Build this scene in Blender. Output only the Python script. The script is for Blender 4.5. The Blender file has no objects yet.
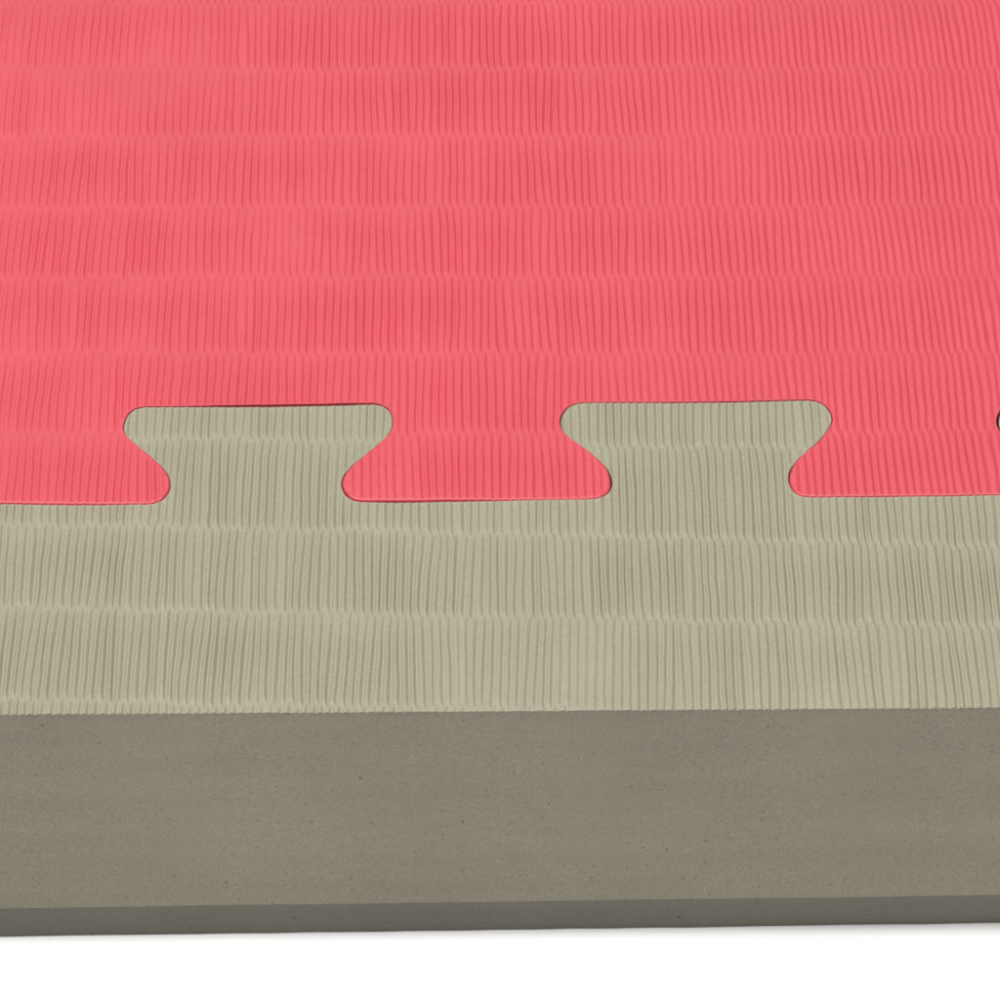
import bpy, math
import numpy as np
from mathutils import Vector
from mathutils.geometry import delaunay_2d_cdt

rng = np.random.default_rng(7)
sc = bpy.context.scene
COL = sc.collection

# ------------------------------------------------------------------ camera
ELEV = math.radians(45.0)
FPX = 4800.0                    # focal length in 1000-px picture units
DIST = 0.622                    # metres from the lens to the mat top
TOP = 0.0445                     # mat thickness, metres
cam_d = bpy.data.cameras.new('camera')
cam = bpy.data.objects.new('camera', cam_d)
COL.objects.link(cam)
cam_d.sensor_width = 36.0
cam_d.lens = 36.0 * FPX / 1000.0
cam_d.clip_start = 0.02
cam_d.clip_end = 60.0
CP = np.array([0.0, -DIST * math.cos(ELEV), TOP + DIST * math.sin(ELEV)])
cam.location = CP
cam.rotation_euler = (math.pi / 2 - ELEV, 0, 0)
sc.camera = cam
se, ce = math.sin(ELEV), math.cos(ELEV)


def ray(px, py):
    px = np.asarray(px, float); py = np.asarray(py, float)
    a = (px - 500.0) / FPX
    b = -(py - 500.0) / FPX
    # right=(1,0,0)  up=(0,se,ce)  forward=(0,ce,-se)
    return np.stack([a, b * se + ce, b * ce - se], -1)


def on_z(px, py, z=TOP):
    """measured point of the photograph -> millimetres on a level plane"""
    d = ray(px, py)
    t = (z - CP[2]) / d[..., 2]
    p = CP + d * t[..., None]
    return p[..., :2] * 1000.0


# ------------------------------------------------------------------ noise helpers
def _h(i, j, seed):
    i = i.astype(np.int64); j = np.asarray(j).astype(np.int64)
    n = (i * 374761393 + j * 668265263 + seed * 974634777) & 0x7fffffff
    n = ((n ^ (n >> 13)) * 1274126177) & 0x7fffffff
    n = (n ^ (n >> 16)) & 0xffffff
    return n / float(0xffffff)


def sm(t):
    return t * t * (3 - 2 * t)


def smooth(a, b, x):
    return sm(np.clip((x - a) / (b - a), 0, 1))


def n1(x, row, seed):
    i = np.floor(x); f = sm(x - i)
    return (_h(i, row, seed) * (1 - f) + _h(i + 1, row, seed) * f) * 2 - 1


def n2(x, y, seed):
    i = np.floor(x); j = np.floor(y); f = sm(x - i); g = sm(y - j)
    a = _h(i, j, seed) * (1 - f) + _h(i + 1, j, seed) * f
    b = _h(i, j + 1, seed) * (1 - f) + _h(i + 1, j + 1, seed) * f
    return (a * (1 - g) + b * g) * 2 - 1


# ------------------------------------------------------------------ the woven relief (heights in mm)


def weave(X, Y, att, rows, seed, depth, lean, cusp, tail, PITCH, over, skew=0.0):
    """rows: list of functions X -> Y of the row boundaries, from far to near.
    Rounded ribs running along Y, each row of ribs ending in a zigzag."""
    H = np.zeros_like(X)
    for k in range(len(rows) - 1):
        wob = 0.22 * n1(X / 9.0, k, seed + 1) + 0.12 * n1(X / 2.3, k, seed + 2)
        wob2 = 0.22 * n1(X / 9.0, k + 1, seed + 1) + 0.12 * n1(X / 2.3, k + 1, seed + 2)
        ya = rows[k](X) + wob
        yb = rows[k + 1](X) + wob2
        t = (ya - Y) / (ya - yb)
        L = ya - yb
        m = (t > -0.25) & (t < 1.25)
        if not m.any():
            continue
        x = X[m]; tt = t[m]; Lm = L[m]
        tc = np.clip(tt, 0, 1)
        base = (x + skew * Y[m]) / PITCH + 0.5 * (k % 2)         # neighbouring rows interleave
        top = 0.21 * n1(x / 2.1, k, seed + 4) + 0.22 * n1(x / 9.0, k, seed + 5)
        bot = 0.21 * n1(x / 2.1, k + 1, seed + 4) + 0.22 * n1(x / 9.0, k + 1, seed + 5)
        mid = 0.12 * n1(x / 1.7, k, seed + 7)
        curve = lean * (tc - tc * tc * 0.45) * (x / 60.0)
        wig = 0.07 * n2(x / 1.3, tc * 4.0, seed + 20 + k)
        u = base + top * (1 - tc) + bot * tc + mid * 4 * tc * (1 - tc) + wig - curve
        gi = np.floor(u + 0.5)
        du = np.abs(u - gi)
        e0 = _h(gi, k, seed + 8) * 0.9 - 0.45          # each groove starts / ends where it likes (mm)
        e1 = _h(gi, k, seed + 9) * 0.9 - 0.45
        s0 = tt * Lm + over + e0
        s1 = (1 - tt) * Lm + over + e1
        win = ((1 - tail) * smooth(-0.45, 0.9, s0) + tail * smooth(0, 7.0, s0)) * ((1 - 0.5 * tail) * smooth(-0.45, 0.9, s1) + 0.5 * tail * smooth(0, 3.0, s1))
        sn = np.sin(np.pi * np.clip(du, 0, .5))
        prof = cusp * (1 - sn) + (1 - cusp) * (1 - sn * sn) ** 1.05
        dep = 1.0 + 0.26 * n1(gi * 0.77, k, seed + 10) + 0.24 * n2(x / 7.0, tc * 2.0 + 9 * k, seed + 11) + 0.30 * n2(x / 26.0, k * 0.8 + tc * .6, seed + 17)
        dep = np.clip(dep, 0.30, 1.6)
        # now and then a rib is split by a finer furrow
        sp = np.clip(_h(np.floor(u), k, seed + 12) - 0.77, 0, 1) * 2.6
        fu = np.clip(1 - np.abs(u - np.floor(u) - 0.48) / 0.16, 0, 1)
        fur = sp * fu * fu * smooth(0.05, 0.35, np.abs(tc - _h(np.floor(u), k, seed + 13)))
        prof = prof ** (1 + 1.6 * (1 - smooth(-0.45, 1.5, np.minimum(s0, s1))))   # grooves run out to a point
        H[m] -= att[m] * depth * (prof * dep + 0.35 * fur) * win
        inside = (tt >= 0) & (tt < 1)
        pil = np.where(inside, np.sin(np.pi * tc) ** 1.3, 0.0)
        H[m] += 0.23 * pil
    H += 0.05 * n2(X / 6.0, Y / 6.0, seed + 14) + 0.010 * n2(X / 0.7, Y / 0.9, seed + 15)
    return H


def row_from_px(pts):
    p = on_z([q[0] for q in pts], [q[1] for q in pts])
    c = np.polyfit(p[:, 0], p[:, 1], 1)
    return lambda X, c=c: c[0] * X + c[1]


red_px = [3, 69, 136, 207, 277, 354, 433]
RED_ROWS = [row_from_px([(0, y + .5), (1000, y - 1)]) for y in red_px]
ry = [r(0.0) for r in RED_ROWS]
step = (ry[0] - ry[-1]) / (len(ry) - 1)
far = [(lambda X, y0=ry[0], i=i: 0 * X + y0 + step * i) for i in range(9, 0, -1)]
RED_ROWS = far + RED_ROWS + [(lambda X, y0=ry[-1], i=i: 0 * X + y0 - step * i) for i in (1, 2)]
beige_px = [[(0, 352), (1000, 366)], [(0, 436), (1000, 450)], [(0, 522), (500, 534), (1000, 545)],
            [(0, 607), (500, 613), (1000, 626)], [(0, 700), (500, 705), (1000, 718)],
            [(0, 800), (1000, 818)]]
BEIGE_ROWS = [row_from_px(p) for p in beige_px]
H_red = lambda X, Y, att: weave(X, Y, att, RED_ROWS, 100, 0.155, 0.20, 0.20, 0.48, 1.07, 0.20, 0.012) + 0.10
H_beige = lambda X, Y, att: weave(X, Y, att, BEIGE_ROWS, 300, 0.33, 0.16, 0.22, 0.38, 1.08, 0.40, -0.004)

# ------------------------------------------------------------------ the dovetail seam, measured on the photograph
tab_a_left = [(-20, 503.6), (0, 503.8), (50, 504.7), (100, 504.8), (130, 504.3), (152.5, 504), (160, 501.8), (166, 497.3), (169.8, 490.5), (170.5, 483),
              (168.3, 475.5), (163, 468), (154, 459.8), (145, 452.3), (133, 442.5), (125.5, 435), (123.3, 428.3),
              (124.8, 421.5), (128.5, 414.8), (134.5, 409.8), (143.5, 407.7), (160, 407.5), (205, 407.3)]
tab_a_right = [(250, 407.2), (300, 406.5), (345, 405.7), (364.5, 405), (375, 404.9), (382.5, 406.2), (389.3, 411), (392.3, 417),
               (393, 422.3), (391.5, 429.8), (387, 436.5), (378, 444.8), (363, 457.5), (351, 467.3), (344.3, 475.5),
               (341.3, 483.8), (342.8, 490.5), (346.5, 496.5), (352.5, 500.7), (360, 502), (390, 502.5), (450, 501.8)]
tab_b_left = [(540, 500.3), (577.5, 499.8), (595.5, 499), (604.5, 496.5), (609.8, 492), (612, 486), (611.7, 478.5),
              (608.3, 471), (603, 464.3), (591, 453.8), (579, 444.8), (568.5, 437.3), (562.5, 430.5), (560.5, 422.3),
              (562.5, 414.8), (568.5, 408), (576, 404.6), (583.5, 403.7), (620, 403.5), (690, 403.2)]
tab_b_right = [(750, 402.3), (795, 401.1), (810, 401), (819, 402.8), (826.5, 408), (831, 414.8), (832.2, 420),
               (829.5, 427.5), (823.5, 435.8), (813, 446.3), (801, 456.8), (793.5, 465), (789.3, 472.5), (788.4, 479.3),
               (789.8, 486), (793.5, 492), (799.5, 496.2), (807, 497.4), (850, 497.4), (900, 497.2), (950, 496.6), (1000, 495.9)]
P = lambda l: on_z([q[0] for q in l], [q[1] for q in l])
A_l, A_r, B_l, B_r = P(tab_a_left), P(tab_a_right), P(tab_b_left), P(tab_b_right)
shift = B_l[13] - A_l[16]
sh = np.array([shift[0], -0.15])
zero_r = A_r[:-2] - sh
zero_l = A_l[3:] - sh
C_l, C_r = B_l[2:] + sh, B_r[:-2] + sh
C_l = C_l + np.array([on_z(997.6, 418)[0] - C_l[11][0], 0.0])
XMAX = 112.0
ctrl = np.concatenate([[[-XMAX, zero_l[0][1]]], zero_l[1:], zero_r, A_l, A_r, B_l, B_r, C_l, C_r[:-1], [[XMAX, C_r[-1][1]]]])
ctrl = ctrl[np.concatenate([[True], np.linalg.norm(np.diff(ctrl, axis=0), axis=1) > 0.2])]
ctrl = ctrl[(ctrl[:, 0] >= -XMAX) & (ctrl[:, 0] <= XMAX)]


def resample(c, ds):
    """Catmull-Rom (centripetal) through the control points, evenly spaced"""
    p = np.vstack([2 * c[0] - c[1], c, 2 * c[-1] - c[-2]])
    out = []
    for i in range(1, len(p) - 2):
        p0, p1, p2, p3 = p[i - 1], p[i], p[i + 1], p[i + 2]
        t0 = 0; t1 = t0 + np.linalg.norm(p1 - p0) ** .5; t2 = t1 + np.linalg.norm(p2 - p1) ** .5; t3 = t2 + np.linalg.norm(p3 - p2) ** .5
        t = np.linspace(t1, t2, 40, endpoint=False)[:, None]
        a1 = (t1 - t) / (t1 - t0) * p0 + (t - t0) / (t1 - t0) * p1
        a2 = (t2 - t) / (t2 - t1) * p1 + (t - t1) / (t2 - t1) * p2
        a3 = (t3 - t) / (t3 - t2) * p2 + (t - t2) / (t3 - t2) * p3
        b1 = (t2 - t) / (t2 - t0) * a1 + (t - t0) / (t2 - t0) * a2
        b2 = (t3 - t) / (t3 - t1) * a2 + (t - t1) / (t3 - t1) * a3
        out.append((t2 - t) / (t2 - t1) * b1 + (t - t1) / (t2 - t1) * b2)
    q = np.vstack(out + [c[-1:]])
    s = np.concatenate([[0], np.cumsum(np.linalg.norm(np.diff(q, axis=0), axis=1))])
    n = int(s[-1] / ds)
    ss = np.linspace(0, s[-1], n)
    return np.stack([np.interp(ss, s, q[:, 0]), np.interp(ss, s, q[:, 1])], -1)


seam = resample(ctrl, 0.13)
k = np.ones(9) / 9
for _ in range(2):                                            # ease the measured polyline
    e = np.pad(seam, ((4, 4), (0, 0)), mode='edge')
    sm_ = np.stack([np.convolve(e[:, c], k, 'valid') for c in (0, 1)], -1)
    sm_[0] = seam[0]; sm_[-1] = seam[-1]
    seam = sm_
seam[:, 1] += 0.02 * n1(np.arange(len(seam)) / 14.0, 0, 55)


def normals2d(q):
    d = np.gradient(q, axis=0)
    d /= np.linalg.norm(d, axis=1)[:, None] + 1e-12
    return np.stack([-d[:, 1], d[:, 0]], -1)                   # left of travel = into the red mat


def gap_at(q):
    """how far the two pieces stand apart, millimetres"""
    g = np.full(len(q), 0.022)
    g += 0.025 * np.clip(n1(np.arange(len(q)) / 60.0, 0, 71), 0, 1)
    for (px, py, r, a) in [(285, 406.5, 9.5, 0.36), (345, 405.7, 4.5, 0.22), (230, 407.3, 7, 0.18), (385, 502.4, 6.0, 0.30), (430, 502.0, 9.0, 0.30),
                           (347, 497, 3.0, 0.15), (480, 501.5, 9.0, 0.12),
                           (611.5, 480, 2.4, 0.25), (560.5, 420, 3, 0.14), (833, 420, 3, 0.10), (815, 444, 2.6, 0.22), (790, 474, 3.0, 0.16),
                           (345, 474, 2.5, .06), (997.6, 420, 4.0, 0.42)]:
        c = on_z(px, py)
        g += a * np.exp(-((q - c) ** 2).sum(1) / (r * r) * 2.2)
    return 0.022 + (g - 0.022) * 0.68


gap = gap_at(seam)
N0 = normals2d(seam)
red_edge = seam + N0 * (gap * 0.85)[:, None]
beige_edge = seam - N0 * (gap * 0.15)[:, None]

# ------------------------------------------------------------------ triangulated plans
DX, DY = 0.132, 0.55
Xs = np.linspace(-XMAX, XMAX, int(2 * XMAX / DX) + 1)
y_red_border = on_z(500, 391)[1]
y_bei_border = on_z(500, 517)[1]
y_red_far = on_z(500, -330)[1]
fe = on_z([0, 1000], [713.5, 706.3])
ca = np.polyfit(fe[:, 0], fe[:, 1], 1)
front_y = lambda X: ca[0] * X + ca[1] + 0.035 * n1(X / 16.0, 0, 91)


def polydist(pts, line):
    """nearest distance to a dense polyline (brute force in X windows)"""
    out = np.full(len(pts), 9.0)
    o = np.argsort(pts[:, 0])
    for c in np.array_split(o, 160):
        a = pts[c]
        m = (line[:, 0] > a[:, 0].min() - 4) & (line[:, 0] < a[:, 0].max() + 4)
        l = line[m]
        if len(l) == 0:
            continue
        d = ((a[:, None, :] - l[None]) ** 2).sum(-1)
        out[c] = np.sqrt(d.min(1))
    return out


def inside(pts, poly):
    x, y = pts[:, 0], pts[:, 1]
    res = np.zeros(len(pts), bool)
    x1, y1 = poly[:, 0], poly[:, 1]
    x2, y2 = np.roll(x1, -1), np.roll(y1, -1)
    for i in range(len(poly)):
        if y1[i] == y2[i]:
            continue
        c = (y1[i] > y) != (y2[i] > y)
        if c.any():
            xi = (x2[i] - x1[i]) * (y[c] - y1[i]) / (y2[i] - y1[i]) + x1[i]
            idx = np.flatnonzero(c)
            res[idx] ^= x[c] < xi
    return res


RINGS = [0.05, 0.13, 0.25, 0.42]


def band(edge, side, yb):
    """triangulate the strip between an outline and a straight border row"""
    N = normals2d(edge) * side
    n = len(edge)
    border = np.stack([Xs, np.full(len(Xs), yb)], -1)
    poly = np.vstack([edge, border[::-1]])
    pts = [edge, border]
    dist = [np.zeros(n), np.full(len(border), 9.0)]
    for r in RINGS:
        q = edge + N * r
        sel = slice(None, None, 1 if r < 0.2 else 1)
        q = q[sel]
        ok = inside(q, poly)
        dd = polydist(q, edge)
        ok &= dd > r * 0.8
        ok &= np.abs(q[:, 0]) < XMAX - 1e-3
        pts.append(q[ok]); dist.append(dd[ok])
    lo, hi = min(edge[:, 1].min(), yb), max(edge[:, 1].max(), yb)
    ys = np.arange(lo, hi, DY)
    gx, gy = np.meshgrid(Xs, ys)
    g = np.stack([gx.ravel(), gy.ravel()], -1)
    g = g[np.abs(g[:, 1] - yb) > DY * 0.4]
    g = g[inside(g, poly)]
    dd = polydist(g, edge)
    m = dd > RINGS[-1] + 0.10
    pts.append(g[m]); dist.append(dd[m])
    allp = np.vstack(pts); alld = np.concatenate(dist)
    nb = len(border)
    cons = [(i, i + 1) for i in range(n - 1)] + [(n + i, n + i + 1) for i in range(nb - 1)] + [(0, n), (n - 1, n + nb - 1)]
    res = delaunay_2d_cdt([Vector((float(a), float(b))) for a, b in allp], cons, [], 0, 1e-5)
    V = np.array([(v.x, v.y) for v in res[0]])
    F = np.array([f[:3] for f in res[2]])
    orig = res[3]
    D = np.array([alld[o[0]] if len(o) else 0.0 for o in orig])
    c = V[F].mean(1)
    F = F[inside(c, poly)]
    a = V[F]
    area = (a[:, 1, 0] - a[:, 0, 0]) * (a[:, 2, 1] - a[:, 0, 1]) - (a[:, 2, 0] - a[:, 0, 0]) * (a[:, 1, 1] - a[:, 0, 1])
    F[area < 0] = F[area < 0][:, ::-1]
    F = F[np.abs(area) > 1e-9]
    return V, F, D


def grid(Xc, Yrows):
    """Yrows: list of arrays (one Y per X), far to near"""
    nr, nc = len(Yrows), len(Xc)
    V = np.stack([np.tile(Xc, nr), np.concatenate(Yrows)], -1)
    i = (np.arange(nr - 1)[:, None] * nc + np.arange(nc - 1)[None]).ravel()
    a, b, c, d = i, i + 1, i + nc, i + nc + 1
    F = np.vstack([np.stack([a, c, d], -1), np.stack([a, d, b], -1)])
    return V, F


def merge(parts):
    Vs, Fs, Ds, o = [], [], [], 0
    for V, F, D in parts:
        Vs.append(V); Fs.append(F + o); Ds.append(D); o += len(V)
    V = np.vstack(Vs); F = np.vstack(Fs); D = np.concatenate(Ds)
    key = np.round(V * 2000).astype(np.int64)
    key = key[:, 0] * 10_000_000 + key[:, 1]
    _, first, inv = np.unique(key, return_index=True, return_inverse=True)
    F = inv[F]
    F = F[(F[:, 0] != F[:, 1]) & (F[:, 1] != F[:, 2]) & (F[:, 0] != F[:, 2])]
    return V[first], F, D[first]


def vnormals(V3, F):
    a, b, c = V3[F[:, 0]], V3[F[:, 1]], V3[F[:, 2]]
    n = np.cross(b - a, c - a)
    N = np.zeros_like(V3)
    for i in range(3):
        for j in range(3):
            N[:, j] += np.bincount(F[:, i], n[:, j], len(V3))
    return N / (np.linalg.norm(N, axis=1)[:, None] + 1e-20)


def roll(D, r):
    d = np.clip(D, 0, r)
    return r - np.sqrt(np.clip(r * r - (r - d) ** 2, 0, None))


# ------------------------------------------------------------------ objects
def link(name, V_mm, F, mat, parent=None, N=None, smooth_=True):
    me = bpy.data.meshes.new(name)
    me.vertices.add(len(V_mm)); me.loops.add(F.size); me.polygons.add(len(F))
    me.vertices.foreach_set('co', (np.asarray(V_mm, np.float64) / 1000.0).astype(np.float32).ravel())
    me.loops.foreach_set('vertex_index', F.astype(np.int32).ravel())
    me.polygons.foreach_set('loop_start', np.arange(0, F.size, F.shape[1], dtype=np.int32))
    me.update(calc_edges=True)
    me.validate()
    me.polygons.foreach_set('use_smooth', np.full(len(me.polygons), smooth_))
    if N is not None and len(me.vertices) == len(N):
        me.normals_split_custom_set_from_vertices(N.astype(np.float32))
    me.materials.append(mat)
    o = bpy.data.objects.new(name, me)
    COL.objects.link(o)
    if parent is not None:
        o.parent = parent
    return o


def sub(V, F, N, mask):
    f = F[mask]
    u, inv = np.unique(f, return_inverse=True)
    return V[u], inv.reshape(f.shape), N[u]


def join(*ms):
    Vs, Fs, Ns, o = [], [], [], 0
    for V, F, N in ms:
        Vs.append(V); Fs.append(F + o); Ns.append(N); o += len(V)
    return np.vstack(Vs), np.vstack(Fs), np.vstack(Ns)


def wall(line3, zb, outward):
    """an upright wall hanging from a 3-D line (mm); outward: 2-D normal per point"""
    n = len(line3)
    zs = [0.0, 0.25, 0.6, 1.0]
    V = []
    for z in zs:
        v = line3.copy(); v[:, 2] = line3[:, 2] * (1 - z) + zb * z
        V.append(v)
    V = np.vstack(V)
    i = (np.arange(len(zs) - 1)[:, None] * n + np.arange(n - 1)[None]).ravel()
    F = np.vstack([np.stack([i, i + 1, i + n + 1], -1), np.stack([i, i + n + 1, i + n], -1)])
    N = np.tile(np.column_stack([outward, np.zeros(n)]), (len(zs), 1))
    a, b, c = V[F[0]]
    if np.dot(np.cross(b - a, c - a), N[F[0][0]]) < 0:
        F = F[:, ::-1]
    return V, F, N


# ------------------------------------------------------------------ materials
def base_mat(name, rough, spec):
    m = bpy.data.materials.new(name); m.use_nodes = True
    nt = m.node_tree; nt.nodes.clear()
    out = nt.nodes.new('ShaderNodeOutputMaterial'); b = nt.nodes.new('ShaderNodeBsdfPrincipled')
    nt.links.new(b.outputs[0], out.inputs[0])
    b.inputs['Roughness'].default_value = rough
    b.inputs['Specular IOR Level'].default_value = spec
    tc = nt.nodes.new('ShaderNodeTexCoord')
    return m, nt, b, tc


def noise(nt, tc, scale, detail=3, rough=.55):
    n = nt.nodes.new('ShaderNodeTexNoise'); n.inputs['Scale'].default_value = scale
    n.inputs['Detail'].default_value = detail; n.inputs['Roughness'].default_value = rough
    nt.links.new(tc.outputs['Object'], n.inputs['Vector']); return n


def ramp(nt, src, stops):
    r = nt.nodes.new('ShaderNodeValToRGB')
    e = r.color_ramp.elements
    while len(e) < len(stops):
        e.new(0.5)
    for el, (p, c) in zip(e, stops):
        el.position = p; el.color = (*c, 1) if len(c) == 3 else c
    nt.links.new(src, r.inputs[0]); return r


def mix(nt, kind, fac, a, b):
    m = nt.nodes.new('ShaderNodeMix'); m.data_type = 'RGBA'; m.blend_type = kind
    if isinstance(fac, float):
        m.inputs[0].default_value = fac
    else:
        nt.links.new(fac, m.inputs[0])
    for s, v in ((m.inputs[6], a), (m.inputs[7], b)):
        if isinstance(v, tuple):
            s.default_value = (*v, 1)
        else:
            nt.links.new(v, s)
    return m.outputs[2]


def foam(name, c_lo, c_hi, rough, spec, grain, spk=(.92, 1.07), pits=None, pit_col=None, blotch=None, fine_scale=3000):
    m, nt, b, tc = base_mat(name, rough, spec)
    big = noise(nt, tc, 45, 3)
    col = ramp(nt, big.outputs['Fac'], [(0.3, c_lo), (0.7, c_hi)]).outputs[0]
    fine = noise(nt, tc, fine_scale, 2, .6)
    sp = ramp(nt, fine.outputs['Fac'], [(0.32, (spk[0],) * 3), (0.68, (spk[1],) * 3)])
    col = mix(nt, 'MULTIPLY', 1.0, col, sp.outputs[0])
    hb = fine.outputs['Fac']
    if blotch:
        bl = noise(nt, tc, 1500, 4, .7)
        br = ramp(nt, bl.outputs['Fac'], [(0.38, blotch), (0.56, (1, 1, 1))])
        col = mix(nt, 'MULTIPLY', 1.0, col, br.outputs[0])
        mp = nt.nodes.new('ShaderNodeMapping'); mp.inputs['Scale'].default_value = (14, 14, 260)
        nt.links.new(tc.outputs['Object'], mp.inputs['Vector'])
        sk = nt.nodes.new('ShaderNodeTexNoise'); sk.inputs['Scale'].default_value = 1.0; sk.inputs['Detail'].default_value = 3
        nt.links.new(mp.outputs[0], sk.inputs['Vector'])
        sr = ramp(nt, sk.outputs['Fac'], [(0.3, (.94, .94, .94)), (0.7, (1.04, 1.04, 1.04))])
        col = mix(nt, 'MULTIPLY', 1.0, col, sr.outputs[0])
    if pits:
        for (sc_, thr, keep) in pits:
            v = nt.nodes.new('ShaderNodeTexVoronoi'); v.inputs['Scale'].default_value = sc_
            wv = nt.nodes.new('ShaderNodeVectorMath'); wv.operation = 'MULTIPLY_ADD'
            nn = noise(nt, tc, 1500, 1)
            nt.links.new(nn.outputs['Color'], wv.inputs[0]); wv.inputs[1].default_value = (.0004,) * 3
            nt.links.new(tc.outputs['Object'], wv.inputs[2]); nt.links.new(wv.outputs[0], v.inputs['Vector'])
            lt = ramp(nt, v.outputs['Distance'], [(thr * .55, (1, 1, 1)), (thr, (0, 0, 0))])
            sep = nt.nodes.new('ShaderNodeSeparateColor'); nt.links.new(v.outputs['Color'], sep.inputs[0])
            g = nt.nodes.new('ShaderNodeMath'); g.operation = 'LESS_THAN'
            nt.links.new(sep.outputs[0], g.inputs[0]); g.inputs[1].default_value = keep
            mu = nt.nodes.new('ShaderNodeMath'); mu.operation = 'MULTIPLY'
            nt.links.new(lt.outputs[0], mu.inputs[0]); nt.links.new(g.outputs[0], mu.inputs[1])
            col = mix(nt, 'MIX', mu.outputs[0], col, pit_col)
    nt.links.new(col, b.inputs['Base Color'])
    bp = nt.nodes.new('ShaderNodeBump'); bp.inputs['Strength'].default_value = grain
    bp.inputs['Distance'].default_value = 0.00012
    nt.links.new(hb, bp.inputs['Height']); nt.links.new(bp.outputs[0], b.inputs['Normal'])
    return m


M_RED = foam('coral_red_foam', (.505, .052, .071), (.535, .059, .080), .45, .5, .10,
             pits=[(260, .045, .05)], pit_col=(.30, .03, .03))
M_BEI = foam('khaki_beige_foam', (.262, .246, .172), (.278, .261, .183), .50, .45, .12,
             pits=[(210, .05, .05)], pit_col=(.10, .085, .055))
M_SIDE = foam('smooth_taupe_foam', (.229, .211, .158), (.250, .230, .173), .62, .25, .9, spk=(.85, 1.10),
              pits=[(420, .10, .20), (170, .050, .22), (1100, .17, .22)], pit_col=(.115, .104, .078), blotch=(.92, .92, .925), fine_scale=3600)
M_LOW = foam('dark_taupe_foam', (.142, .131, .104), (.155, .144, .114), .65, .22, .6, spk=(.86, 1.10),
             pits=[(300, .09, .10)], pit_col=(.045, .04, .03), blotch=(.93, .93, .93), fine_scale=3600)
M_FLOOR, nt, b, tc = base_mat('white_board', .6, .2)
nn = noise(nt, tc, 8, 2)
nt.links.new(ramp(nt, nn.outputs['Fac'], [(.3, (.95, .95, .95)), (.7, (.965, .965, .965))]).outputs[0], b.inputs['Base Color'])

TOPMM = TOP * 1000.0

# ------------------------------------------------------------------ coral mat
ys = [y_red_far]
while ys[-1] > y_red_border + DY * 1.4:
    ys.append(ys[-1] - DY * (1.0 if ys[-1] < on_z(500, -40)[1] else 1.6))
ys[-1] = y_red_border
gv, gf = grid(Xs, [np.full(len(Xs), y) for y in ys])
rb = band(red_edge, 1, y_red_border)
V2, F, D = merge([(gv, gf, np.full(len(gv), 9.0)), rb])
tongue = smooth(on_z(500, 440)[1], on_z(500, 472)[1], V2[:, 1])
nearw = smooth(0.0, 0.35 + 0.45 * tongue, D)                 # ribs fade out on the rounded rim
h = H_red(V2[:, 0], V2[:, 1], 0.08 + 0.92 * nearw)
z = TOPMM + h - roll(D, 0.12 + 0.33 * tongue) + 0.04
V = np.column_stack([V2, z])
N = vnormals(V, F)
cen = V2[F].mean(1)

mat_red = bpy.data.objects.new('foam_mat', None); COL.objects.link(mat_red)
mat_red.empty_display_size = .02
mat_red['label'] = 'coral red foam mat with ribbed straw-weave top, behind the beige piece'
mat_red['category'] = 'foam mat'
mat_red['group'] = 'interlocking foam floor pieces'

def neck_split(edge):
    """X spans of each beige tab (left, right extremes)"""
    spans = []
    px = [(-350, -48), (123, 393), (560, 833), (997, 1270)]
    for a, b_ in px:
        spans.append((on_z(a, 420)[0], on_z(b_, 420)[0]))
    return spans


spans = neck_split(seam)
y_tongue = on_z(500, 424)[1]
y_neck = on_z(500, 485)[1]


def rim(edge, V):
    kk = np.round(V[:, :2] * 500).astype(np.int64)
    d = {(a, b_): zz for a, b_, zz in zip(kk[:, 0].tolist(), kk[:, 1].tolist(), V[:, 2].tolist())}
    e = np.round(edge * 500).astype(np.int64)
    zz = np.array([d.get((a, b_), np.nan) for a, b_ in e.tolist()])
    ok = ~np.isnan(zz)
    return np.interp(np.arange(len(edge)), np.flatnonzero(ok), zz[ok])


def owner_red(p):
    """0 = body, i = i-th tongue"""
    o = np.zeros(len(p), int)
    lim = [-XMAX - 1] + [0.5 * (a + b_) for a, b_ in spans] + [XMAX + 1]
    for i in range(len(lim) - 1):
        o[(p[:, 1] < y_tongue) & (p[:, 0] >= lim[i]) & (p[:, 0] < lim[i + 1])] = i + 1
    return o


def owner_bei(p):
    o = np.zeros(len(p), int)
    lim = [-XMAX - 1] + [0.5 * (spans[i][1] + spans[i + 1][0]) for i in range(3)] + [XMAX + 1]
    for i in range(len(lim) - 1):
        o[(p[:, 1] > y_neck) & (p[:, 0] >= lim[i]) & (p[:, 0] < lim[i + 1])] = i + 1
    return o


def build_parts(V, F, N, owner, edge, outw, mat, parent, body_name, extra=None):
    fo = owner(V[F].mean(1)[:, :2])
    e3 = np.column_stack([edge, rim(edge, V)])
    so = owner(0.5 * (edge[:-1] + edge[1:]))
    for i in np.unique(fo):
        ms = [sub(V, F, N, fo == i)]
        run = np.flatnonzero(so == i)
        if len(run):
            for r in np.split(run, np.flatnonzero(np.diff(run) > 1) + 1):
                sl = slice(r[0], r[-1] + 2)
                ms.append(wall(e3[sl], 0.0, outw[sl]))
        if i == 0 and extra:
            ms += extra
        v, f, n = join(*ms)
        link(body_name if i == 0 else 'interlocking_tab', v, f, mat, parent, n)


def straight_wall(pts, outward):
    pts = np.asarray(pts, float)
    return wall(pts, 0.0, np.tile(np.asarray(outward, float), (len(pts), 1)))


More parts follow.
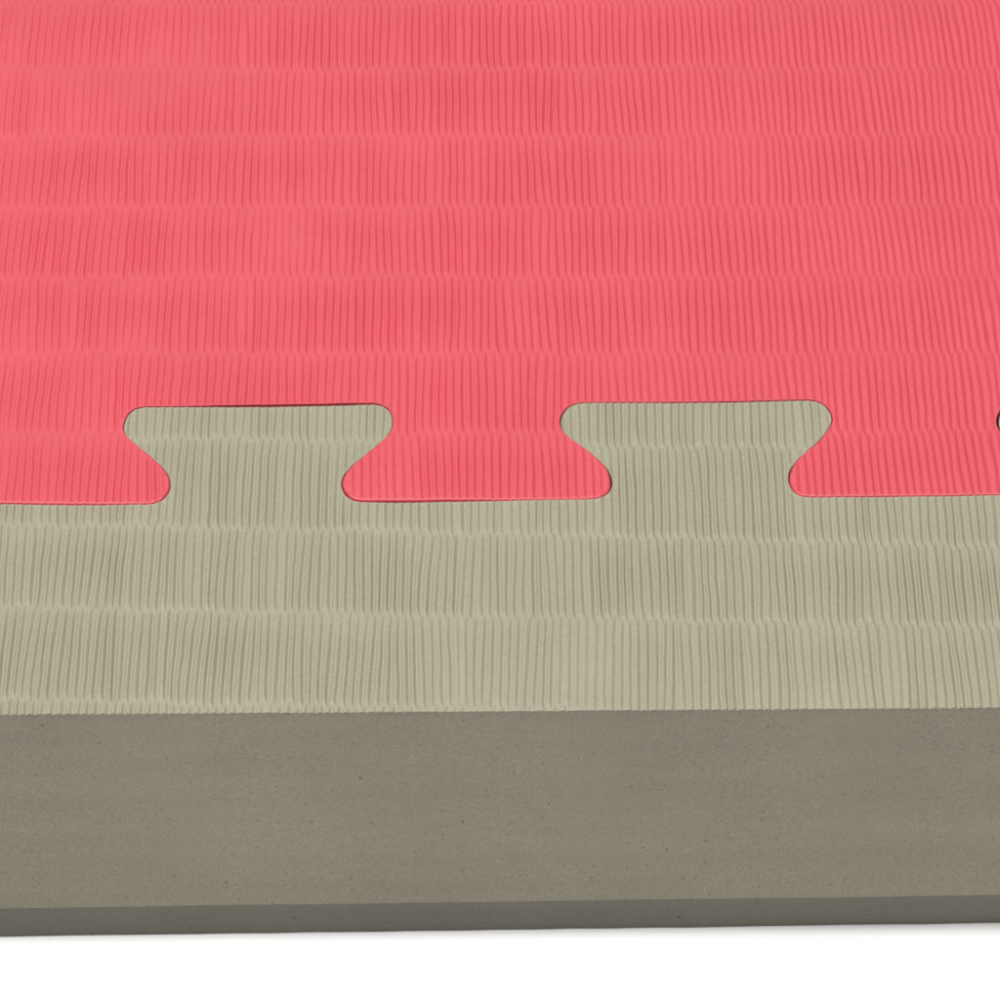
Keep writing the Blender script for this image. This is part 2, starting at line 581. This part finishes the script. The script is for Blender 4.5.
bx = [straight_wall([(x, y, TOPMM - .1) for x, y in ((-XMAX, y_red_far), (XMAX, y_red_far))], (0, 1)),
      straight_wall([(-XMAX, y_red_far, TOPMM - .1), (-XMAX, red_edge[0][1], TOPMM - .1)], (-1, 0)),
      straight_wall([(XMAX, y_red_far, TOPMM - .1), (XMAX, red_edge[-1][1], TOPMM - .1)], (1, 0))]
build_parts(V, F, N, owner_red, red_edge, -normals2d(red_edge), M_RED, mat_red, 'ribbed_panel', bx)

# ------------------------------------------------------------------ beige piece
fy = front_y(Xs)
ts = np.concatenate([np.linspace(0, 0.955, 58), [0.97, .98, .987, .993, .997, 1.0]])
gv, gf = grid(Xs, [y_bei_border + (fy - y_bei_border) * t for t in ts])
gd = np.tile(y_bei_border * 0, len(gv)) + 9.0
bb = band(beige_edge, -1, y_bei_border)
V2, F, D = merge([(gv, gf, np.full(len(gv), 9.0)), bb])
dfront = V2[:, 1] - front_y(V2[:, 0])
nearw = smooth(0.0, 0.5, D)
h = H_beige(V2[:, 0], V2[:, 1], 0.2 + 0.8 * nearw)
z = TOPMM + h - roll(D, 0.22) - roll(dfront, 0.16)
y_out = V2[:, 1].copy()
# the ribs stand a hair proud of the cut front, so the edge reads scalloped
fr = dfront < 0.35
y_out[fr] -= (0.05 + 0.22 * np.clip(h[fr] + .05, -0.4, 0.1)) * (1 - dfront[fr] / 0.35)
V = np.column_stack([V2[:, 0], y_out, z])
N = vnormals(V, F)

border_strip = bpy.data.objects.new('foam_mat', None); COL.objects.link(border_strip)
border_strip.empty_display_size = .02
border_strip['label'] = 'beige foam mat piece with dovetail tabs and smooth grey-brown front edge'
border_strip['category'] = 'foam mat'
border_strip['group'] = 'interlocking foam floor pieces'

bx = [straight_wall([(-XMAX, beige_edge[0][1], TOPMM - .2), (-XMAX, fy[0], TOPMM - .2)], (-1, 0)),
      straight_wall([(XMAX, beige_edge[-1][1], TOPMM - .2), (XMAX, fy[-1], TOPMM - .2)], (1, 0))]
build_parts(V, F, N, owner_bei, beige_edge, normals2d(beige_edge), M_BEI, border_strip, 'ribbed_top', bx)

# front face -------------------------------------------------------
fm = np.abs(V2[:, 1] - front_y(V2[:, 0])) < 1e-6
ft = V[fm][np.argsort(V[fm][:, 0])]
fx = ft[:, 0]


def on_front(px, py, inset=0.0):
    """point of the photograph -> the upright plane of the front edge"""
    d = ray(px, py)
    # y = ca0*x + ca1 (+inset)   in mm
    o = CP * 1000
    t = (ca[0] * o[0] + ca[1] + inset - o[1]) / (d[..., 1] - ca[0] * d[..., 0])
    return o + d * t[..., None]


lip = on_front(np.array([0, 250, 500, 750, 1000.]), np.array([907.6, 905., 901.2, 897.6, 894.3]))
lc = np.polyfit(lip[:, 0], lip[:, 2], 1)
bot = on_z([0, 250, 500, 750, 1000], [937.0, 934.0, 931.0, 926.8, 923.2], 0.0)
bc = np.polyfit(bot[:, 0], bot[:, 1], 1)
lip_z = lc[0] * fx + lc[1] + 0.03 * n1(fx / 12., 0, 31)
rows = []
n = len(fx)
rows.append(ft)
prev = ft[:, 2]
for dz in (0.12, 0.3, 0.6, 1.2):
    w = max(0, 1 - dz / 0.6)
    r = np.column_stack([fx, fy + 0.06 + (ft[:, 1] - fy) * w * .3, TOPMM - 0.25 - dz + (ft[:, 2] - TOPMM + .25) * w])
    rows.append(r)
ztop = TOPMM - 0.25 - 1.2
for t in np.linspace(0, 1, 34)[1:]:
    zz = ztop + (lip_z + 0.12 - ztop) * t
    yy = fy + 0.06 - 0.06 * t + 0.05 * n2(fx / 9.0, zz / 6.0, 41)
    yy = yy - (0.14 if t > .985 else 0.04 if t > .95 else 0.0)      # a small raised bead along the lower edge
    rows.append(np.column_stack([fx, yy, zz]))
yl = rows[-1][:, 1]
rows.append(np.column_stack([fx, yl + 0.01, lip_z + 0.05]))
rows.append(np.column_stack([fx, yl + 0.05, lip_z]))
rows.append(np.column_stack([fx, yl + 0.6, lip_z - 0.01]))


def sheet(rows):
    V = np.vstack(rows); n = len(rows[0]); nr = len(rows)
    i = (np.arange(nr - 1)[:, None] * n + np.arange(n - 1)[None]).ravel()
    F = np.stack([i, i + n, i + n + 1, i + 1], -1)
    return V, F


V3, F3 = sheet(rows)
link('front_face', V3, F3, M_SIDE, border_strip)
rows = []
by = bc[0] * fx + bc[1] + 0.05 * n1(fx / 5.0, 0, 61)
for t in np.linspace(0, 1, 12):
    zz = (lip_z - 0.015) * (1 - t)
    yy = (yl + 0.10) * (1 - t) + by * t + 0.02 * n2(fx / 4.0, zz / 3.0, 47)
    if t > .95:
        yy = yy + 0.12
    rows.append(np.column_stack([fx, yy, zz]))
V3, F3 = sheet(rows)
link('lower_band', V3, F3, M_LOW, border_strip)  # undercut lower strip of the front, coloured darker than the face above

# ------------------------------------------------------------------ the white board underneath
s = 900.0
link('floor', np.array([(-s, -s, 0), (s, -s, 0), (s, s, 0), (-s, s, 0)]), np.array([[0, 1, 2, 3]]), M_FLOOR)['kind'] = 'structure'

# ------------------------------------------------------------------ light
def area(name, loc, target, size, power, col=(1, 1, 1)):
    l = bpy.data.lights.new(name, 'AREA'); l.shape = 'SQUARE'; l.size = size; l.energy = power; l.color = col
    o = bpy.data.objects.new(name, l); COL.objects.link(o); o.location = loc
    o.rotation_euler = (Vector(target) - Vector(loc)).to_track_quat('-Z', 'Y').to_euler()
    return o


area('softbox_lamp', (-0.55, -0.05, 1.35), (0, 0, .03), 0.8, 19.0, (1.0, .99, .97))
area('overhead_lamp', (0.25, -0.50, 1.6), (0, 0, .03), 0.7, 18.5, (1.0, .99, .98))
area('rear_softbox_lamp', (-0.25, 1.05, 1.05), (0, 0, .03), 1.1, 5.5)

w = bpy.data.worlds.new('World'); sc.world = w; w.use_nodes = True
w.node_tree.nodes['Background'].inputs[0].default_value = (1, 1, 1, 1)
w.node_tree.nodes['Background'].inputs[1].default_value = 0.10

sc.view_settings.view_transform = 'Standard'
sc.view_settings.look = 'None'
sc.view_settings.exposure = 0.0
sc.view_settings.gamma = 1.0
sc.view_settings.use_curve_mapping = False
